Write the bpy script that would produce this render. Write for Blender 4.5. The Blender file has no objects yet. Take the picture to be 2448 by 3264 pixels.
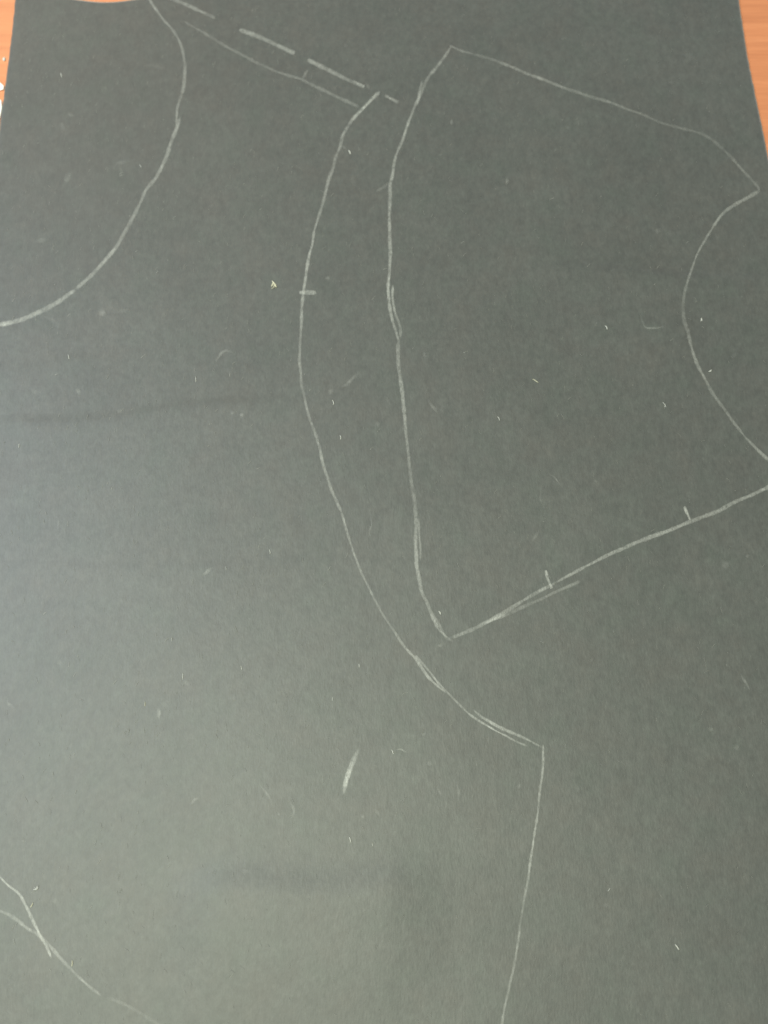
import bpy, math, random
import numpy as np
from mathutils import Vector, Matrix

random.seed(7)
rng = np.random.default_rng(7)
S = bpy.context.scene
C = S.collection

# ------------------------------------------------------------------ camera
TILT = math.radians(14.0)          # off straight down
DIST = 0.300                       # lens to the middle of the cloth
cam_d = bpy.data.cameras.new('camera')
cam = bpy.data.objects.new('camera', cam_d); C.objects.link(cam)
cam_d.sensor_fit = 'VERTICAL'; cam_d.sensor_height = 36.0; cam_d.sensor_width = 27.0
LENS = 27.2; cam_d.lens = LENS
cam_d.clip_start = 0.01; cam_d.clip_end = 50
VIEW = Vector((0, math.sin(TILT), -math.cos(TILT)))
CAM = -VIEW * DIST
cam.location = CAM
cam.rotation_euler = (TILT, 0, 0)
cam_d.dof.use_dof = True; cam_d.dof.focus_distance = 0.288; cam_d.dof.aperture_fstop = 7.0
S.camera = cam

# ------------------------------------------------------------------ room light
w = bpy.data.worlds.new('World'); S.world = w; w.use_nodes = True
bg = w.node_tree.nodes['Background']
bg.inputs[0].default_value = (0.90, 0.96, 1.0, 1); bg.inputs[1].default_value = 0.36

def lamp(name, loc, target, size, energy, color):
    d = bpy.data.lights.new(name, 'AREA'); d.shape = 'RECTANGLE'
    d.size, d.size_y = size; d.energy = energy; d.color = color
    o = bpy.data.objects.new(name, d); C.objects.link(o); o.location = loc
    o.rotation_euler = (Vector(target) - Vector(loc)).to_track_quat('-Z', 'Y').to_euler()
    return o
lamp('ceiling_lamp', (-0.33, -0.46, 1.50), (0, 0, 0), (0.6, 0.6), 34, (0.96, 1.0, 0.75))
lamp('window_light', (-1.00, 0.16, 1.10), (-0.05, 0, 0), (0.5, 0.9), 27, (0.79, 0.88, 1.0))

lamp('warm_fill', (-0.85, 1.45, 1.25), (0, 0.1, 0), (0.5, 0.5), 4.5, (1.0, 0.66, 0.40))  # added fill with no seen source, warms the cloth's upper left

S.view_settings.view_transform = 'Standard'; S.view_settings.look = 'None'
S.view_settings.gamma = 1; S.view_settings.exposure = 0.0
S.view_settings.use_curve_mapping = False

# ------------------------------------------------------------------ helpers
W0, H0 = 2448.0, 3264.0
FPX = LENS / 36.0 * H0
RIGHT = Vector((1, 0, 0)); UP = Vector((0, math.cos(TILT), math.sin(TILT)))

def sstep(a, b, x):
    t = np.clip((x - a) / (b - a), 0, 1); return t * t * (3 - 2 * t)

THICK = 0.0010
_wv = [(rng.uniform(12, 60), rng.uniform(0, 2 * math.pi), rng.uniform(0, 2 * math.pi)) for _ in range(9)]
def relief(x, y):
    """height of the cloth's upper face above the table"""
    h = np.zeros_like(x) + THICK
    for k, a, p in _wv:
        h = h + 0.0011 / k * 6 * np.sin(k * (x * math.cos(a) + y * math.sin(a)) + p) * 0.22
    return h

def px_plane(px, py, z):
    d = VIEW + RIGHT * ((px - W0 / 2) / FPX) + UP * ((H0 / 2 - py) / FPX)
    t = (z - CAM.z) / d.z
    return CAM + d * t

CREASES = []   # (x0,y0,x1,y1 in metres, height, width)
def add_crease(a, b, amp, width):
    p, q = px_plane(*a, THICK), px_plane(*b, THICK)
    CREASES.append((p.x, p.y, q.x, q.y, amp, width))
add_crease((-60, 1365), (930, 1275), 0.00020, 0.0042)
add_crease((-100, 1812), (1500, 1795), 0.00006, 0.0030)
add_crease((1700, 866), (2800, 905), 0.00060, 0.0046)
add_crease((560, 2865), (1420, 2848), 0.00125, 0.0150)
add_crease((-60, 1190), (340, 1150), 0.00010, 0.0050)

def height(x, y):
    h = relief(x, y)
    for x0, y0, x1, y1, amp, wd in CREASES:
        dx, dy = x1 - x0, y1 - y0; L = math.hypot(dx, dy); dx /= L; dy /= L
        s = ((x - x0) * dx + (y - y0) * dy) / L
        n = -(x - x0) * dy + (y - y0) * dx
        n = n + 0.0012 * np.sin(s * 9 + x0 * 50)
        prof = np.where(n > 0, np.exp(-(n / (0.55 * wd)) ** 2), np.exp(-(n / (2.2 * wd)) ** 2))
        h = h + amp * prof * sstep(-0.05, 0.18, s) * (1 - sstep(0.75, 1.05, s))
    return h

def px(x, y):
    """photo pixel (full size) -> point on the cloth"""
    z = THICK
    for _ in range(4):
        p = px_plane(x, y, z)
        z = float(height(np.array(p.x), np.array(p.y)))
    return (p.x, p.y, z)

def crop(ox, oy, pts):
    k = 1659.0 / 816.0
    return [(ox + a / k, oy + b / k) for a, b in pts]

def mesh_obj(name, verts, faces, mat, parent=None, smooth=True):
    me = bpy.data.meshes.new(name)
    me.from_pydata([tuple(v) for v in verts], [], faces); me.update()
    if smooth:
        me.polygons.foreach_set('use_smooth', [True] * len(me.polygons))
    me.materials.append(mat)
    o = bpy.data.objects.new(name, me); C.objects.link(o)
    if parent is not None: o.parent = parent
    return o

def tag(o, label, cat=None, group=None, kind=None):
    if label: o['label'] = label
    if cat: o['category'] = cat
    if group: o['group'] = group
    if kind: o['kind'] = kind
    return o

# ------------------------------------------------------------------ materials
def new_mat(name):
    m = bpy.data.materials.new(name); m.use_nodes = True
    nt = m.node_tree; b = nt.nodes['Principled BSDF']
    return m, nt, b
def N(nt, typ, **kw):
    n = nt.nodes.new(typ)
    for k, v in kw.items():
        if k in n.inputs: n.inputs[k].default_value = v
        else: setattr(n, k, v)
    return n
def noise(nt, vec, scale, detail=3, rough=0.55):
    n = N(nt, 'ShaderNodeTexNoise'); n.inputs['Scale'].default_value = scale
    n.inputs['Detail'].default_value = detail; n.inputs['Roughness'].default_value = rough
    nt.links.new(vec, n.inputs['Vector']); return n
def mapping(nt, vec, scale, rot=(0, 0, 0)):
    n = N(nt, 'ShaderNodeMapping'); n.inputs['Scale'].default_value = scale
    n.inputs['Rotation'].default_value = rot
    nt.links.new(vec, n.inputs['Vector']); return n.outputs[0]
def ramp(nt, fac, stops):
    n = N(nt, 'ShaderNodeValToRGB'); e = n.color_ramp.elements
    while len(e) < len(stops): e.new(0.5)
    for el, (p, c) in zip(e, stops): el.position = p; el.color = (*c, 1) if len(c) == 3 else c
    nt.links.new(fac, n.inputs[0]); return n.outputs[0]
def mixc(nt, typ, fac, a, b):
    n = N(nt, 'ShaderNodeMix'); n.data_type = 'RGBA'; n.blend_type = typ
    for s, v in ((n.inputs['Factor'], fac), (n.inputs['A'], a), (n.inputs['B'], b)):
        if hasattr(v, 'is_output'): nt.links.new(v, s)
        elif isinstance(v, (int, float)): s.default_value = v
        else: s.default_value = (*v, 1)
    return n.outputs['Result']
def mth(nt, op, a, b=0.0):
    n = N(nt, 'ShaderNodeMath'); n.operation = op
    for s, v in ((n.inputs[0], a), (n.inputs[1], b)):
        if hasattr(v, 'is_output'): nt.links.new(v, s)
        else: s.default_value = v
    return n.outputs[0]

def cloth_material():
    m, nt, b = new_mat('charcoal_cloth')
    geo = N(nt, 'ShaderNodeTexCoord').outputs['Object']
    # broad blotches of wear and chalk dust, fine upright nap, weave
    big = noise(nt, geo, 22, 4, 0.6)
    mid = noise(nt, mapping(nt, geo, (1.25, 0.8, 1)), 190, 4, 0.62)
    nap = noise(nt, mapping(nt, geo, (1.0, 0.36, 1)), 1400, 3, 0.65)
    mot = noise(nt, mapping(nt, geo, (1.15, 0.9, 1)), 430, 3, 0.6)
    tint = noise(nt, geo, 75, 3, 0.6)
    col = ramp(nt, big.outputs['Fac'], [(0.30, (0.0390, 0.0415, 0.0355)), (0.72, (0.0475, 0.0500, 0.0430))])
    t = ramp(nt, tint.outputs['Color'], [(0.32, (0.955, 1.02, 0.985)), (0.5, (1, 1, 1)), (0.68, (1.045, 0.985, 0.97))])
    col = mixc(nt, 'MULTIPLY', 1.0, col, t)
    g = ramp(nt, mid.outputs['Fac'], [(0.30, (0.91,) * 3), (0.70, (1.09,) * 3)])
    col = mixc(nt, 'MULTIPLY', 1.0, col, g)
    g2 = ramp(nt, nap.outputs['Fac'], [(0.28, (0.88,) * 3), (0.72, (1.12,) * 3)])
    col = mixc(nt, 'MULTIPLY', 1.0, col, g2)
    g3 = ramp(nt, mot.outputs['Fac'], [(0.30, (0.86,) * 3), (0.70, (1.14,) * 3)])
    col = mixc(nt, 'MULTIPLY', 1.0, col, g3)
    nt.links.new(col, b.inputs['Base Color'])
    b.inputs['Roughness'].default_value = 0.56
    b.inputs['Specular IOR Level'].default_value = 0.62
    b.inputs['Sheen Weight'].default_value = 0.25
    b.inputs['Sheen Roughness'].default_value = 0.5
    hsum = mth(nt, 'ADD', mth(nt, 'MULTIPLY', mid.outputs['Fac'], 0.7), mth(nt, 'MULTIPLY', nap.outputs['Fac'], 0.35))
    bp = N(nt, 'ShaderNodeBump'); bp.inputs['Strength'].default_value = 0.27; bp.inputs['Distance'].default_value = 0.0006
    nt.links.new(hsum, bp.inputs['Height']); nt.links.new(bp.outputs[0], b.inputs['Normal'])
    return m

def chalk_material(name, color):
    """chalk caught on the high threads: density comes from the 'cover' attribute broken up by grain"""
    m, nt, b = new_mat(name)
    geo = N(nt, 'ShaderNodeTexCoord').outputs['Object']
    at = N(nt, 'ShaderNodeAttribute'); at.attribute_name = 'cover'
    n1 = noise(nt, mapping(nt, geo, (1, 0.45, 1)), 1700, 3, 0.7)
    n2 = noise(nt, geo, 160, 3, 0.6)
    f = mth(nt, 'ADD', mth(nt, 'MULTIPLY', n1.outputs['Fac'], 3.0), mth(nt, 'MULTIPLY', n2.outputs['Fac'], 1.2))
    f = mth(nt, 'SUBTRACT', f, 1.15)
    a = mth(nt, 'MULTIPLY', at.outputs['Fac'], f)
    n = mth(nt, 'MINIMUM', mth(nt, 'MAXIMUM', a, 0.0), 1.0)
    b.inputs['Base Color'].default_value = (*color, 1); b.inputs['Roughness'].default_value = 0.95
    b.inputs['Specular IOR Level'].default_value = 0.1
    nt.links.new(n, b.inputs['Alpha'])
    return m

def wood_material():
    m, nt, b = new_mat('orange_varnished_wood')
    geo = N(nt, 'ShaderNodeTexCoord').outputs['Object']
    grain = noise(nt, mapping(nt, geo, (9, 120, 1)), 1.6, 5, 0.6)
    fine = noise(nt, mapping(nt, geo, (60, 900, 1)), 1.0, 3, 0.6)
    col = ramp(nt, grain.outputs['Fac'], [(0.25, (0.36, 0.130, 0.056)), (0.55, (0.43, 0.162, 0.070)), (0.8, (0.48, 0.192, 0.087))])
    g = ramp(nt, fine.outputs['Fac'], [(0.3, (0.93,) * 3), (0.7, (1.05,) * 3)])
    col = mixc(nt, 'MULTIPLY', 1.0, col, g)
    nt.links.new(col, b.inputs['Base Color'])
    b.inputs['Roughness'].default_value = 0.32
    bp = N(nt, 'ShaderNodeBump'); bp.inputs['Strength'].default_value = 0.08; bp.inputs['Distance'].default_value = 0.0003
    nt.links.new(fine.outputs['Fac'], bp.inputs['Height']); nt.links.new(bp.outputs[0], b.inputs['Normal'])
    return m

def plain(name, color, rough=0.8):
    m, nt, b = new_mat(name)
    geo = N(nt, 'ShaderNodeTexCoord').outputs['Object']
    n = noise(nt, geo, 900, 3)
    c = ramp(nt, n.outputs['Fac'], [(0.3, tuple(v * 0.85 for v in color)), (0.7, color)])
    nt.links.new(c, b.inputs['Base Color']); b.inputs['Roughness'].default_value = rough
    return m

M_CLOTH = cloth_material()
M_CHALK = chalk_material('white_chalk', (0.66, 0.66, 0.60))
M_WOOD = wood_material()
M_LINT = plain('white_lint', (0.43, 0.43, 0.385), 0.6)
M_CREAM = plain('cream_lint', (0.42, 0.40, 0.29), 0.7)
M_DULL = plain('grey_lint', (0.33, 0.33, 0.30), 0.8)
M_NAP = plain('nap_hair', (0.20, 0.20, 0.18), 0.45)
M_SCRAP = plain('white_scrap', (0.92, 0.91, 0.84), 0.5)

# ------------------------------------------------------------------ table
def slab(name, x0, x1, y0, y1, z0, z1, bev, mat):
    pts = []
    for (cx, cy, a0) in ((x1 - bev, y1 - bev, 0), (x0 + bev, y1 - bev, 90), (x0 + bev, y0 + bev, 180), (x1 - bev, y0 + bev, 270)):
        for k in range(5):
            a = math.radians(a0 + k * 22.5); pts.append((cx + bev * math.cos(a), cy + bev * math.sin(a)))
    n = len(pts); e = 0.003
    cx, cy = (x0 + x1) / 2, (y0 + y1) / 2
    def ring(z, inset):
        return [(x - inset * (1 if x > cx else -1), y - inset * (1 if y > cy else -1), z) for x, y in pts]
    v = ring(z0, 0) + ring(z1 - e, 0) + ring(z1, e)
    f = [list(range(n))[::-1], [2 * n + i for i in range(n)]]
    for r in range(2):
        for i in range(n):
            j = (i + 1) % n; f.append([r * n + i, r * n + j, (r + 1) * n + j, (r + 1) * n + i])
    return mesh_obj(name, v, f, mat, smooth=False)
table = slab('tabletop', -0.62, 0.62, -0.42, 0.62, -0.028, 0.0, 0.02, M_WOOD)
tag(table, 'orange varnished wooden tabletop showing past both upper corners of the dark cloth', kind='structure')

# ------------------------------------------------------------------ cloth
def edge_pts(lst): return [px_plane(a, b, THICK * 0.6) for a, b in lst]
LE = edge_pts([(52, -60), (48, 0), (40, 90), (29, 180), (16, 280), (3, 380), (-7, 450), (-20, 560), (-36, 800)])
RE = edge_pts([(2346, -60), (2355, 0), (2368, 90), (2382, 180), (2400, 270), (2421, 370), (2440, 460), (2460, 570), (2500, 800)])
def edge_fn(pts):
    ys = np.array([p.y for p in pts][::-1]); xs = np.array([p.x for p in pts][::-1])
    s = (xs[1] - xs[0]) / (ys[1] - ys[0])
    def f(y):
        return np.where(y < ys[0], xs[0] + (y - ys[0]) * s * 0.35, np.interp(y, ys, xs))
    return f
fl, fr = edge_fn(LE), edge_fn(RE)
TOP = [(40, -16), (120, -13), (200, -8), (246, -1), (290, 5), (337, 8), (385, 5), (428, -1), (500, -14), (700, -20), (1100, -24), (1600, -20), (2100, -24), (2360, -22)]
tp = [px_plane(a, b, THICK * 0.6) for a, b in TOP]
tx = np.array([p.x for p in tp]); ty = np.array([p.y for p in tp])
YB = -0.335
NX, NY = 300, 500
uu = np.linspace(0, 1, NX); vv = np.linspace(0, 1, NY)
U, V = np.meshgrid(uu, vv)                      # row = v
x_top = fl(np.array(0.245)) + (fr(np.array(0.245)) - fl(np.array(0.245))) * uu
# smooth top edge
def smooth_interp(x):
    xs = np.linspace(tx[0], tx[-1], 400); ys = np.interp(xs, tx, ty)
    k = np.ones(9) / 9; ys = np.convolve(np.pad(ys, 4, mode='edge'), k, mode='valid')
    return np.interp(x, xs, ys)
ytop = smooth_interp(x_top)
Y = YB + (ytop[None, :] - YB) * V
jit = 0.00008 * np.interp(np.arange(NY), np.arange(0, NY, 2), rng.normal(0, 1, (NY + 1) // 2))
XL = fl(Y) ; XR = fr(Y)
edge_l = np.exp(-U * NX / 2.0) * jit[:, None]; edge_r = np.exp(-(1 - U) * NX / 2.0) * jit[::-1][:, None]
X = XL + (XR - XL) * U + edge_l + edge_r
Z = height(X, Y)
# the rim of the cloth lies down on the wood
rim = np.minimum(np.minimum(X - XL, XR - X), np.minimum(ytop[None, :] - Y, Y - YB))
rim = np.clip(rim, 0, None)
zlift = 1 - 0.35 * np.exp(-(rim / 0.0008) ** 2)
Z = np.maximum(Z, 0.0007) * zlift
top = np.stack([X, Y, Z], -1).reshape(-1, 3)
bot = top.copy(); bot[:, 2] = 0.00004
nv = len(top)
idx = np.arange(nv).reshape(NY, NX)
q = np.stack([idx[:-1, :-1], idx[:-1, 1:], idx[1:, 1:], idx[1:, :-1]], -1).reshape(-1, 4)
faces = q.tolist()
loop = list(idx[0, :]) + list(idx[1:, -1]) + list(idx[-1, -2::-1]) + list(idx[-2:0:-1, 0])
loop = [int(i) for i in loop]
rimv = {i: nv + k for k, i in enumerate(loop)}
verts = np.concatenate([top, bot[loop]])
for i, a in enumerate(loop):
    b_ = loop[(i + 1) % len(loop)]
    faces.append([b_, a, rimv[a], rimv[b_]])
faces.append([rimv[a] for a in loop][::-1])
cloth = mesh_obj('cloth', verts, faces, M_CLOTH)
tag(cloth, 'charcoal black cloth marked with white chalk pattern outlines, spread on orange wooden table', 'cloth')

# ------------------------------------------------------------------ chalk marks
def spline(pts, step=5.0):
    P = [np.array(p, float) for p in pts]
    if len(P) == 2: P = [P[0], (P[0] + P[1]) / 2, P[1]]
    P = [2 * P[0] - P[1]] + P + [2 * P[-1] - P[-2]]
    out = []
    for i in range(1, len(P) - 2):
        p0, p1, p2, p3 = P[i - 1:i + 3]
        n = max(2, int(np.linalg.norm(p2 - p1) / step))
        for k in range(n):
            t = k / n
            out.append(0.5 * ((2 * p1) + (-p0 + p2) * t + (2 * p0 - 5 * p1 + 4 * p2 - p3) * t * t + (-p0 + 3 * p1 - 3 * p2 + p3) * t ** 3))
    out.append(P[-2]); return np.array(out)

ZC = [0.00006]
def chalk(name, pts, width, cover, label=None, taper=(0.25, 0.25), parent=None, wob=0.6):
    """one stroke of chalk lying on the cloth; width in photo pixels at full size"""
    c = spline(pts); n = len(c)
    d = np.gradient(c, axis=0); d /= np.linalg.norm(d, axis=1)[:, None] + 1e-9
    nrm = np.stack([-d[:, 1], d[:, 0]], 1)
    def wobble(s, a):
        k = max(2, int(n / s)); return a * np.interp(np.arange(n), np.linspace(0, n - 1, k + 2), rng.normal(0, 1, k + 2))
    c = c + nrm * wobble(7, wob)[:, None]
    seg = np.concatenate([[0], np.cumsum(np.linalg.norm(np.diff(c, axis=0), axis=1))])
    rest = seg[-1] - seg
    soft = 16.0 if taper != (0.0, 0.0) else min(45.0, 0.45 * seg[-1])
    end = np.minimum(np.clip(taper[0] + seg / soft, 0, 1), np.clip(taper[1] + rest / soft, 0, 1))
    wd = 1.05 * width * np.clip(1 + wobble(1.6, min(0.16, 1.2 / width)) + wobble(6, 0.10) + wobble(25, 0.13), 0.45, 1.6) * (0.45 + 0.55 * end)
    cv = 0.32 * cover * np.clip(1 + wobble(30, 0.24) + wobble(8, 0.14) + wobble(1.6, 0.14), 0.3, 1.8) * end
    prof = [(-0.62, 0.0), (-0.42, 0.7), (-0.14, 1.0), (0.16, 0.95), (0.42, 0.7), (0.62, 0.0)]
    ZC[0] += 0.0000035
    v, col = [], []
    for i in range(n):
        for s, k in prof:
            q_ = c[i] + nrm[i] * (s * wd[i])
            p = px_plane(q_[0], q_[1], zc_guess)
            z = float(height(np.array(p.x), np.array(p.y)))
            p = px_plane(q_[0], q_[1], z)
            v.append((p.x, p.y, z + ZC[0])); col.append(cv[i] * k)
    m = len(prof); f = []
    for i in range(n - 1):
        for j in range(m - 1):
            a = i * m + j; f.append([a, a + m, a + m + 1, a + 1])
    o = mesh_obj(name, v, f, M_CHALK, parent or cloth)
    at = o.data.attributes.new('cover', 'FLOAT', 'POINT'); at.data.foreach_set('value', col)
    if label: o['label'] = label
    return o
zc_guess = THICK

K = crop
c1, c2, c3 = (0, 0), (816, 0), (1632, 0)
c4, c5, c6 = (0, 816), (816, 816), (1632, 816)
c7, c8, c9 = (0, 1632), (816, 1632), (1632, 1632)
c10, c11, c12 = (0, 2448), (816, 2448), (1632, 2448)

# arc in the upper left, drawn in four overlapping strokes
LA = 'chalk arc curving across the upper left of the cloth'
arc = chalk('chalk_line', K(*c1, [(950, -30), (968, 0), (1010, 60), (1060, 130), (1105, 180), (1145, 235), (1175, 300), (1192, 370), (1199, 430), (1196, 500), (1191, 560), (1181, 612)]), 8.5, 0.44, LA)
chalk('stroke', K(*c1, [(1180, 600), (1166, 640), (1150, 700), (1146, 760), (1138, 815)]), 8.5, 0.46, parent=arc)
chalk('stroke', K(*c1, [(1168, 755), (1150, 820), (1128, 870), (1108, 920), (1085, 1000), (1042, 1090), (1005, 1160), (945, 1235), (905, 1320), (860, 1410), (800, 1520), (757, 1595), (705, 1659), (640, 1735), (565, 1810), (490, 1874)]), 10, 0.46, parent=arc)
chalk('stroke', K(*c4, [(485, 219), (466, 234), (390, 290), (330, 325), (260, 360), (150, 410), (70, 430), (0, 445), (-60, 455)]), 11, 0.48, parent=arc)

# dashes in the upper left
for lab, o_, p in (('chalk dash next to the top edge of the cloth, first of four', c1, [(1090, -20), (1130, 0), (1270, 60), (1395, 118)]),
                   ('second chalk dash of the slanting row of four', c1, [(1550, 195), (1659, 232), (1780, 285), (1908, 346)]),
                   ('third chalk dash of the slanting row of four, above the small notch', c2, [(335, 388), (450, 445), (580, 510), (702, 562)]),
                   ('shortest chalk dash, last of the slanting row of four', c2, [(835, 620), (880, 643), (925, 664)])):
    chalk('chalk_dash', K(*o_, p), 10.5 if 'shortest' not in lab else 9.5, 0.50 if 'shortest' not in lab else 0.38, lab, (0.7, 0.8))
sh = chalk('chalk_line', K(*c1, [(1190, 140), (1350, 230), (1500, 320), (1640, 395), (1680, 412), (1790, 465), (1949, 515), (2079, 580), (2219, 645), (2330, 696)]), 9, 0.20, 'faint straight chalk line running below the row of dashes')
chalk('notch_mark', K(*c2, [(336, 452), (318, 485), (300, 520)]), 8, 0.28, parent=sh)
chalk('notch_mark', K(*c1, [(1636, 365), (1630, 390)]), 7, 0.30, parent=sh)

# long bow from upper middle to the corner
bow = chalk('chalk_line', K(*c2, [(802, 592), (740, 655), (680, 720), (625, 775), (590, 830), (560, 890), (545, 950), (515, 1020), (495, 1100), (470, 1170), (450, 1250), (425, 1340), (395, 1440), (378, 1500), (365, 1580), (345, 1659),
      (325, 1769), (310, 1869), (298, 1989), (290, 2139), (285, 2259), (283, 2349), (292, 2449), (310, 2559), (345, 2699), (385, 2809), (415, 2919), (440, 3029), (470, 3119), (510, 3219), (555, 3318)]), 9, 0.42,
      'long bowed chalk line through the middle of the cloth')
chalk('stroke', K(*c2, [(800, 595), (735, 660), (675, 722), (622, 782)]), 9.5, 0.26, parent=bow)
chalk('stroke', K(*c8, [(550, -12), (585, 110), (625, 240), (665, 350), (710, 450), (770, 570), (825, 670), (900, 780), (970, 880), (1035, 950), (1075, 1010), (1110, 1058), (1160, 1112), (1230, 1170)]), 7, 0.44, parent=bow)
chalk('stroke', K(*c8, [(1028, 925), (1080, 980), (1130, 1040), (1180, 1108), (1260, 1190), (1340, 1270), (1420, 1338), (1500, 1385), (1560, 1420), (1620, 1450), (1690, 1488), (1760, 1515)]), 6.5, 0.46, parent=bow)
chalk('stroke', K(*c8, [(1405, 1285), (1480, 1340), (1560, 1385), (1659, 1430), (1750, 1471), (1856, 1527)]), 7, 0.48, parent=bow)
chalk('notch_mark', K(*c5, [(282, 239), (335, 238), (390, 238)]), 12, 0.55, 'short thick chalk notch crossing the long bowed line', (0.8, 0.8))
chalk('chalk_line', K(*c9, [(201, 1505), (199, 1570), (198, 1659), (180, 1809), (160, 1989), (135, 2159), (110, 2339), (80, 2509), (55, 2659), (35, 2799), (12, 2940), (-20, 3080), (-40, 3170), (-60, 3280), (-72, 3370)]), 7, 0.46,
      'straight chalk line running down from the corner to the bottom edge')

# second pattern piece, on the right
fr_ = chalk('chalk_line', K(*c2, [(1268, 300), (1220, 370), (1170, 440), (1120, 500), (1085, 570), (1050, 650), (1010, 740), (975, 830), (950, 910), (915, 990), (895, 1060), (885, 1140), (870, 1200), (868, 1280), (865, 1400), (868, 1520), (870, 1659), (866, 1759), (858, 1859), (862, 1959), (880, 2059), (905, 2149), (927, 2222)]), 9, 0.44,
      'wavering chalk line down the left side of the right pattern outline')
chalk('stroke', K(*c2, [(1078, 525), (1060, 600), (1042, 680)]), 8, 0.25, parent=fr_)
chalk('stroke', K(*c5, [(888, 188), (884, 270), (900, 370), (925, 430), (938, 480), (935, 530)]), 6.5, 0.40, parent=fr_)
chalk('stroke', K(*c5, [(850, 190), (856, 240), (866, 300)]), 6, 0.30, parent=fr_)
chalk('stroke', K(*c5, [(922, 550), (920, 640), (925, 740), (945, 860), (955, 960), (970, 1120), (985, 1270), (1000, 1400), (1015, 1520), (1032, 1640), (1036, 1762), (1036, 1880), (1040, 1990), (1048, 2040), (1060, 2110), (1080, 2190), (1110, 2250), (1145, 2330), (1190, 2400), (1215, 2450), (1242, 2492)]), 10, 0.38, parent=fr_)
chalk('stroke', K(*c8, [(1046, 40), (1060, 150), (1066, 220), (1064, 320)]), 8, 0.28, parent=fr_)
chalk('stroke', K(*c8, [(1130, 660), (1180, 750), (1225, 800), (1277, 842)]), 8, 0.36, parent=fr_)
chalk('stroke', K(*c8, [(1168, 872), (1230, 848)]), 10, 0.20, parent=fr_)
chalk('stroke', K(*c2, [(862, 1186), (820, 1218), (776, 1244)]), 9, 0.15, parent=fr_)

hem = chalk('chalk_line', K(*c8, [(1262, 818), (1340, 785), (1440, 745), (1540, 690), (1600, 655), (1659, 618), (1789, 540), (1909, 475), (2059, 395), (2219, 310), (2359, 245), (2509, 180), (2659, 125), (2809, 65), (2979, 0), (3109, -69), (3219, -112), (3318, -160), (3400, -200)]), 10, 0.46,
      'slanting chalk line along the lower edge of the right pattern outline')
chalk('stroke', K(*c8, [(1480, 722), (1580, 682), (1659, 648), (1759, 600), (1859, 560), (1959, 510), (2059, 465), (2102, 446)]), 10, 0.46, parent=hem)
chalk('notch_mark', K(*c9, [(218, 378), (234, 440), (258, 495)]), 8, 0.62, 'small upright chalk notch nearer the pointed corner', (0.5, 0.8))
chalk('notch_mark', K(*c6, [(1114, 1625), (1128, 1659), (1152, 1712)]), 8, 0.62, 'small upright chalk notch nearer the right edge', (0.5, 0.8))

chalk('chalk_line', K(*c2, [(1250, 296), (1340, 335), (1430, 360), (1520, 385), (1600, 415), (1659, 436), (1759, 480), (1859, 515), (2009, 575), (2159, 625), (2309, 670), (2409, 710), (2509, 745), (2619, 795), (2719, 825), (2839, 855), (2909, 880), (2989, 935), (3069, 1010), (3129, 1080), (3189, 1145), (3239, 1200), (3266, 1236)]), 8, 0.27,
      'slanting chalk line along the top of the right pattern outline')
chalk('chalk_line', K(*c3, [(1607, 1234), (1540, 1275), (1450, 1325), (1370, 1380), (1330, 1430), (1290, 1490), (1250, 1560), (1210, 1630), (1193, 1665), (1165, 1739), (1135, 1829), (1115, 1909), (1108, 1989), (1118, 2079), (1140, 2159), (1165, 2259), (1195, 2354), (1240, 2439), (1290, 2534), (1350, 2619), (1430, 2729), (1500, 2819), (1580, 2904), (1659, 2979), (1720, 3040)]), 9, 0.33,
      'curved chalk armhole line near the right edge of the cloth')

# lower left corner
chalk('chalk_line', K(*c10, [(-40, 660), (0, 705), (50, 755), (130, 820), (170, 890), (215, 985), (260, 1080), (300, 1150), (336, 1232)]), 8.5, 0.62, 'bright steep chalk stroke entering at the lower left')
low = chalk('chalk_line', K(*c10, [(-60, 905), (0, 925), (60, 950), (120, 990), (180, 1040), (240, 1070), (290, 1115), (340, 1170), (400, 1240), (480, 1320), (570, 1405), (655, 1472)]), 9.5, 0.36, 'softer chalk line slanting across the lower left corner')
chalk('stroke', K(*c10, [(690, 1488), (750, 1506), (830, 1540), (900, 1580), (1030, 1659), (1100, 1700)]), 10, 0.17, parent=low)
chalk('chalk_dash', K(*c8, [(672, 1520), (640, 1590), (612, 1659), (592, 1715), (578, 1770), (571, 1835)]), 13, 0.85, 'short bright stubby chalk mark alone in the lower middle', (0.0, 0.0))

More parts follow.
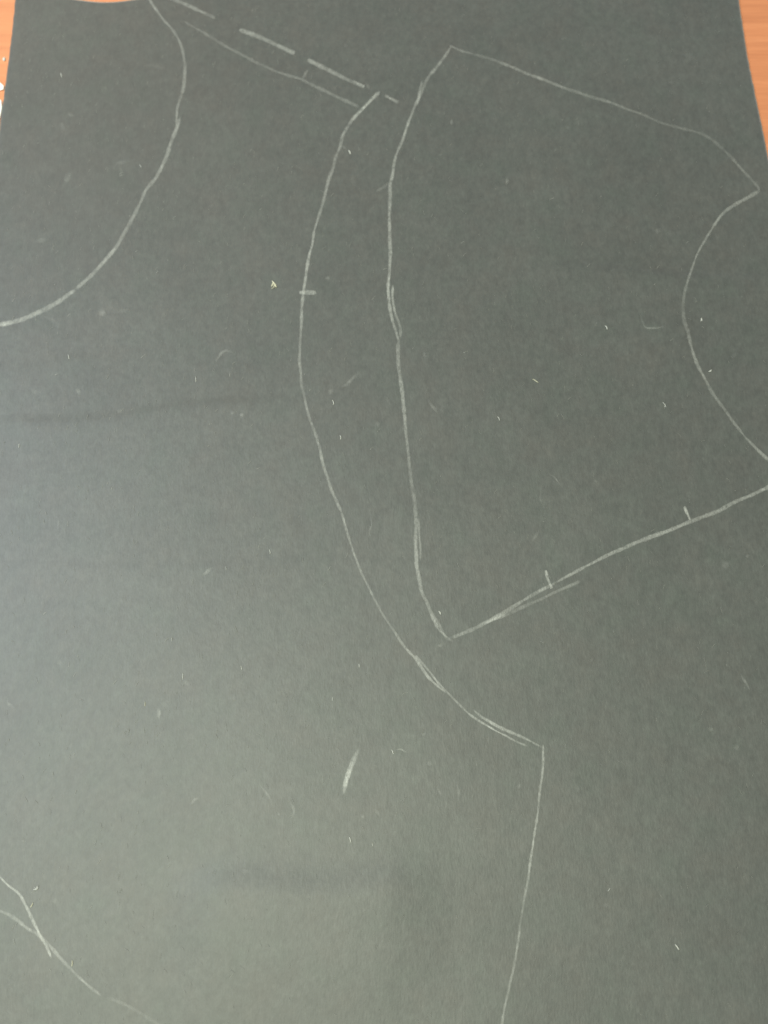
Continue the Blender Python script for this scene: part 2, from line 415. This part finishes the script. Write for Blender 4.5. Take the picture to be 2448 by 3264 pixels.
# faint smears of chalk and rubbed-in dust
SM = [(c4, [(275, 388), (330, 410), (372, 440), (381, 482)], 8, .10), (c4, [(640, 345), (665, 372), (690, 385)], 18, .16),
      (c4, [(740, 372), (790, 355), (848, 348)], 12, .08), (c4, [(1392, 725), (1418, 662), (1462, 618), (1535, 640)], 8, .14),
      (c4, [(500, 850), (510, 880), (520, 905)], 12, .14), (c4, [(195, 860), (235, 885), (275, 880)], 12, .10),
      (c4, [(770, 990), (780, 1020)], 16, .12), (c4, [(1500, 1010), (1510, 1030)], 14, .15), (c4, [(1558, 1020), (1572, 1048)], 12, .18),
      (c5, [(465, 880), (505, 885)], 14, .20), (c5, [(535, 855), (590, 832), (650, 772), (690, 770)], 10, .15),
      (c5, [(460, 130), (466, 160)], 14, .15), (c5, [(780, 1070), (798, 1110)], 10, .10), (c5, [(1120, 940), (1150, 980), (1185, 1020)], 9, .12),
      (c5, [(830, 910), (875, 970)], 9, .08), (c5, [(1075, 630), (1105, 655)], 10, .10),
      (c6, [(828, 378), (845, 440), (870, 470), (940, 466), (1000, 455)], 7, .13), (c6, [(228, 1408), (275, 1435), (312, 1492)], 7, .20),
      (c6, [(180, 1510), (186, 1580), (212, 1640)], 6, .12), (c6, [(530, 1450), (550, 1480)], 6, .10), (c6, [(1410, 660), (1455, 635)], 16, .08),
      (c9, [(1465, 1040), (1510, 1100), (1542, 1168)], 7, .24), (c9, [(1350, 310), (1378, 340), (1395, 370)], 22, .13), (c9, [(1510, 288), (1535, 285)], 10, .15),
      (c9, [(180, 120), (150, 160), (125, 190)], 8, .08), (c9, [(530, 940), (500, 975)], 8, .08), (c9, [(1270, 1400), (1305, 1415)], 14, .10),
      (c9, [(1440, 1500), (1460, 1550)], 12, .10), (c9, [(1380, 990), (1400, 992)], 9, .12),
      (c7, [(1315, 412), (1350, 382), (1385, 362)], 10, .22), (c7, [(370, 30), (382, 70), (380, 125)], 6, .18), (c7, [(1022, 1270), (1028, 1310), (1030, 1345)], 11, .34),
      (c7, [(1180, 1110), (1245, 1108)], 14, .14), (c7, [(1040, 1250), (1100, 1235)], 22, .07), (c7, [(40, 1210), (70, 1255), (98, 1280)], 8, .16),
      (c7, [(1500, 1180), (1525, 1225)], 12, .10), (c7, [(375, 990), (410, 955)], 12, .10), (c7, [(465, 1490), (460, 1530)], 7, .10),
      (c8, [(900, 1545), (950, 1540), (992, 1556)], 6, .28), (c8, [(742, 20), (752, 80), (735, 120), (738, 165)], 6, .16), (c8, [(1505, 1440), (1500, 1480), (1520, 1500)], 7, .10),
      (c8, [(1110, 1610), (1140, 1640)], 14, .15), (c8, [(520, 1520), (540, 1575)], 9, .12), (c8, [(1075, 1430), (1095, 1450)], 12, .10),
      (c11, [(18, 105), (60, 150), (98, 208), (115, 268)], 7, .24), (c11, [(208, 195), (240, 250), (246, 290), (235, 322)], 9, .22), (c11, [(145, 285), (155, 310)], 7, .2),
      (c11, [(765, 255), (785, 290), (815, 318)], 10, .16), (c11, [(1165, 110), (1185, 155), (1225, 190)], 8, .14), (c11, [(1300, 90), (1315, 200), (1305, 250)], 8, .10),
      (c11, [(690, 300), (698, 330)], 7, .14), (c11, [(885, 425), (915, 430)], 14, .08), (c11, [(140, 535), (165, 545)], 12, .10),
      (c12, [(30, 115), (60, 118)], 14, .10), (c12, [(400, 100), (440, 170)], 12, .05), (c12, [(590, 890), (620, 880)], 14, .08),
      (c10, [(1240, 240), (1262, 210), (1290, 190)], 9, .22), (c10, [(160, 465), (155, 480)], 14, .15), (c10, [(265, 435), (270, 445)], 16, .10), (c10, [(345, 850), (375, 870)], 16, .10),
      (c10, [(1340, 655), (1390, 665)], 14, .10), (c10, [(1575, 650), (1595, 690)], 16, .10),
      (c1, [(415, 1205), (440, 1150), (450, 1090)], 14, .10), (c1, [(365, 835), (400, 815), (430, 860)], 16, .10), (c1, [(430, 745), (495, 752)], 12, .08),
      (c1, [(710, 1100), (770, 1065), (870, 1035)], 12, .08), (c1, [(770, 1075), (800, 1130)], 10, .08), (c1, [(215, 1565), (330, 1560)], 12, .08), (c1, [(340, 60), (440, 90)], 22, .05),
      (c1, [(540, 950), (620, 930)], 22, .07), (c1, [(920, 430), (1070, 435)], 12, .05), (c1, [(1370, 1320), (1385, 1350)], 9, .10),
      (c2, [(570, 290), (590, 320)], 14, .10), (c2, [(1255, 795), (1280, 800)], 12, .14), (c2, [(1620, 1150), (1630, 1205)], 8, .18), (c2, [(620, 1130), (645, 1220)], 8, .06),
      (c2, [(550, 945), (590, 975)], 7, .10), (c2, [(715, 535), (735, 590)], 9, .10),
      (c3, [(920, 1510), (960, 1500)], 16, .10), (c3, [(985, 1530), (1060, 1510)], 16, .06), (c3, [(1110, 350), (1200, 390)], 12, .06), (c3, [(1000, 535), (1050, 545)], 14, .07),
      (c3, [(340, 820), (380, 845)], 10, .06)]
for o_, p, wd, cv in SM:
    chalk('chalk_smudge', K(*o_, p), wd, cv * 1.4, taper=(0.0, 0.0), wob=1.6)

# ------------------------------------------------------------------ lint
def tube(pts, radii, sides=5):
    v, f = [], []
    P = [Vector(p) for p in pts]
    for i, p in enumerate(P):
        d = (P[min(i + 1, len(P) - 1)] - P[max(i - 1, 0)]).normalized()
        a = d.cross(Vector((0, 0, 1)))
        a = a.normalized() if a.length > 1e-6 else Vector((1, 0, 0)); b = a.cross(d)
        for k in range(sides):
            t = 2 * math.pi * k / sides
            v.append(tuple(p + (a * math.cos(t) + b * math.sin(t)) * radii[i]))
    for i in range(len(P) - 1):
        for k in range(sides):
            j = (k + 1) % sides
            f.append([i * sides + k, i * sides + j, (i + 1) * sides + j, (i + 1) * sides + k])
    f.append(list(range(sides))[::-1]); f.append([(len(P) - 1) * sides + k for k in range(sides)])
    return v, f

def on_cloth(x, y, up=0.0):
    return (x, y, float(height(np.array(x), np.array(y))) + up)

def lint(pos, length, angle, curl, r, mat, label, tufts=1):
    """a curled fibre lying on the cloth; lengths in mm"""
    x0, y0, z0 = px(*pos)
    V_, F_ = [], []
    for t in range(tufts):
        L = length * 0.001 * (1 if t == 0 else random.uniform(0.4, 0.9))
        a = math.radians(angle) + (0 if t == 0 else random.uniform(-1.1, 1.1)); n = 7
        c = curl if t == 0 else random.uniform(-1.5, 1.5)
        x, y = -math.cos(a) * L / 2, -math.sin(a) * L / 2
        if t: x += random.uniform(-.25, .25) * length * .001; y += random.uniform(-.25, .25) * length * .001
        a -= c / 2
        rr = r * 0.00055 * (1 if t == 0 else 0.55)
        pts, rad = [], []
        for i in range(n):
            s = i / (n - 1)
            h = float(height(np.array(x0 + x), np.array(y0 + y)))
            pts.append((x, y, h - z0 + rr * 0.8 + 0.00007 * math.sin(s * math.pi) * (1 + t * 0.5)))
            rad.append(rr * (0.35 + 0.65 * math.sin(math.pi * (0.12 + 0.76 * s))))
            x += math.cos(a) * L / (n - 1); y += math.sin(a) * L / (n - 1); a += c / (n - 1)
        v, f = tube(pts, rad); o_ = len(V_)
        V_ += v; F_ += [[i + o_ for i in q_] for q_ in f]
    o = mesh_obj('lint_fibre' if tufts == 1 else 'lint_tuft', V_, F_, mat)
    o.location = (x0, y0, z0)
    return tag(o, label, 'lint', 'lint scattered on the dark cloth')

def cp(o_, x, y): return crop(*o_, [(x, y)])[0]
lint(cp(c1, 395, 488), 2.4, 110, 0.5, .30, M_LINT, 'white lint fibre in the upper left, nearest the left cloth edge')
lint(cp(c1, 910, 1078), 1.7, 120, 0.4, .30, M_DULL, 'dull grey lint speck just inside the chalk arc at upper left')
lint(cp(c2, 605, 988), 2.2, 115, 0.5, .42, M_LINT, 'bright white lint fleck beside the upper part of the bowed line')
lint(cp(c5, 118, 185), 3.6, 125, 0.4, .55, M_CREAM, 'cream tuft of lint left of the thick chalk notch', 7)
lint(cp(c5, 497, 950), 2.2, 105, 0.9, .26, M_LINT, 'curled white lint fibre right of the bowed line, upper of two')
lint(cp(c5, 545, 1175), 1.9, 105, 0.9, .26, M_LINT, 'curled white lint fibre right of the bowed line, lower of two')
lint(cp(c5, 1570, 1055), 1.8, 115, 1.0, .22, M_LINT, 'tiny white lint fibre in the middle of the right pattern outline')
lint(cp(c6, 607, 465), 2.0, 115, 1.2, .30, M_LINT, 'bright hooked lint fibre inside the right outline, left of the armhole line')
lint(cp(c6, 1228, 412), 1.6, 90, 0.2, .26, M_LINT, 'star shaped white lint speck right of the armhole line', 3)
lint(cp(c6, 1283, 742), 1.7, 40, 0.6, .26, M_LINT, 'white lint speck touching the right side of the armhole line', 3)
lint(cp(c6, 985, 965), 2.6, 120, 0.6, .22, M_DULL, 'grey lint wisp in the right outline, above the slanting lower line', 2)
lint(cp(c6, 150, 810), 2.8, 145, 0.3, .28, M_CREAM, 'dull cream lint wisp lying inside the right pattern outline')
lint(cp(c4, 443, 655), 1.9, 110, 0.9, .24, M_LINT, 'small white lint fibre below the end of the chalk arc')
lint(cp(c4, 1268, 800), 2.4, 95, 0.2, .20, M_LINT, 'thin straight lint fibre left of the bowed line bulge')
lint(cp(c4, 123, 1230), 1.7, 95, 0.5, .20, M_LINT, 'thin lint fibre close to the left photo edge, mid height')
lint(cp(c4, 1490, 770), 1.8, 92, 0.1, .16, M_DULL, 'faint grey lint hair left of the bowed line bulge')
lint(cp(c8, 88, 258), 1.9, 105, 0.7, .20, M_LINT, 'thin white lint fibre left of the lower bowed line')
lint(cp(c8, 1190, 653), 1.6, 120, 0.4, .28, M_LINT, 'white lint speck just inside the pointed corner of the right outline', 2)
lint(cp(c8, 668, 995), 1.3, 95, 0.2, .20, M_LINT, 'tiny lint fibre on bare cloth above the stubby chalk mark')
lint(cp(c8, 495, 1210), 1.4, 95, 0.2, .20, M_DULL, 'faint lint fibre up and left from the stubby chalk mark')
lint(cp(c8, 882, 1555), 1.7, 115, 0.9, .24, M_LINT, 'small curled lint fibre right of the stubby chalk mark')
lint(cp(c7, 1185, 1065), 2.3, 92, 0.1, .18, M_LINT, 'thin upright lint hair on bare cloth at lower left')
lint(cp(c7, 1563, 1010), 1.5, 105, 0.5, .20, M_LINT, 'tiny lint fibre on bare cloth left of the lower bowed line')
lint(cp(c7, 940, 1245), 1.6, 95, 0.2, .18, M_CREAM, 'tiny yellowish lint hair beside a pale chalk tuft')
lint(cp(c7, 1112, 825), 1.4, 100, 0.7, .18, M_DULL, 'faint curled lint fibre on bare cloth, left middle')
lint(cp(c7, 1465, 365), 1.5, 100, 0.2, .18, M_DULL, 'faint lint hair beside a short chalk rub, left middle')
lint(cp(c11, 605, 465), 1.9, 110, 1.1, .26, M_LINT, 'curled white lint fibre directly below the stubby chalk mark')
lint(cp(c11, 755, 495), 1.3, 95, 0.2, .15, M_LINT, 'tiny lint hair below right of the stubby chalk mark')
lint(cp(c12, 1068, 1160), 2.0, 125, 0.3, .36, M_LINT, 'white lint fleck alone in the lower right of the cloth')
lint(cp(c12, 625, 785), 1.3, 60, 1.2, .18, M_DULL, 'faint lint ring in the lower right, beside the straight line')
lint(cp(c10, 203, 885), 1.8, 70, 1.2, .26, M_CREAM, 'pale lint crumb touching the bright lower left chalk stroke')
lint(cp(c10, 465, 1265), 1.9, 95, 0.8, .26, M_CREAM, 'pale lint crumb on the softer chalk line, lower left corner')
lint(cp(c10, 235, 775), 2.0, 30, 1.6, .36, M_DULL, 'round dull lint ball right of the bright lower left stroke', 4)

# fine nap lifting off the cloth: far too many hairs to count
def nap(n):
    V_, F_ = [], []
    for _ in range(n):
        y = random.uniform(-0.2, 0.255); lo, hi = float(fl(np.array(y))), float(fr(np.array(y)))
        x = random.uniform(lo + 0.003, hi - 0.003)
        a = math.radians(random.gauss(92, 24)); L = random.uniform(0.0006, 0.0022); c = random.uniform(-0.9, 0.9)
        wd = random.uniform(0.000025, 0.00006); z0 = float(height(np.array(x), np.array(y))) + 0.00010
        b = len(V_)
        for i in range(4):
            nx, ny = -math.sin(a) * wd, math.cos(a) * wd
            z = z0 + 0.00012 * math.sin(i / 3 * math.pi)
            V_ += [(x - nx, y - ny, z), (x + nx, y + ny, z + 0.00004)]
            x += math.cos(a) * L / 3; y += math.sin(a) * L / 3; a += c / 3
        for i in range(3):
            F_.append([b + 2 * i, b + 2 * i + 1, b + 2 * i + 3, b + 2 * i + 2])
    o = mesh_obj('nap', V_, F_, M_NAP, cloth)
    return tag(o, None, kind='stuff')
nap(2500)

# ------------------------------------------------------------------ white scraps on the table, at the left edge
def scrap(outline, z, thick, label):
    """small pebble-like chip: an outline in photo pixels given height and a rounded top"""
    P = [px_plane(a, b, 0.0) for a, b in outline]
    n = len(P); cx = sum(p.x for p in P) / n; cy = sum(p.y for p in P) / n
    v, f = [], []
    for s, h in ((0.86, 0.0), (1.0, 0.3), (0.96, 0.7), (0.72, 0.95), (0.3, 1.0)):
        for p in P:
            v.append(((p.x - cx) * s, (p.y - cy) * s, z + thick * h * random.uniform(0.92, 1.0)))
    for r_ in range(4):
        for i in range(n):
            j = (i + 1) % n; f.append([r_ * n + i, r_ * n + j, (r_ + 1) * n + j, (r_ + 1) * n + i])
    f.append(list(range(n))[::-1]); f.append([4 * n + i for i in range(n)])
    me = mesh_obj('white_chip', v, f, M_LINT if thick < 0.0005 else M_SCRAP); me.location = (cx, cy, 0)
    return tag(me, label, 'chip', 'white chips on the table')
scrap([(-55, 262), (-20, 258), (4, 266), (14, 276), (13, 287), (0, 290), (-30, 293), (-58, 290)], 0.00005, 0.0007, 'rounded white chip by the left cloth edge, middle of three')
scrap([(-30, 318), (-6, 314), (6, 322), (8, 345), (3, 372), (-6, 400), (-22, 405), (-34, 360)], 0.00005, 0.0007, 'long white chip by the left cloth edge, nearest the camera')
scrap([(10, 186), (14, 183), (18, 187), (17, 194), (13, 196), (9, 193)], 0.00005, 0.0004, 'tiny white spot on the wood, farthest of three')  # small pale raised spot beside the cloth
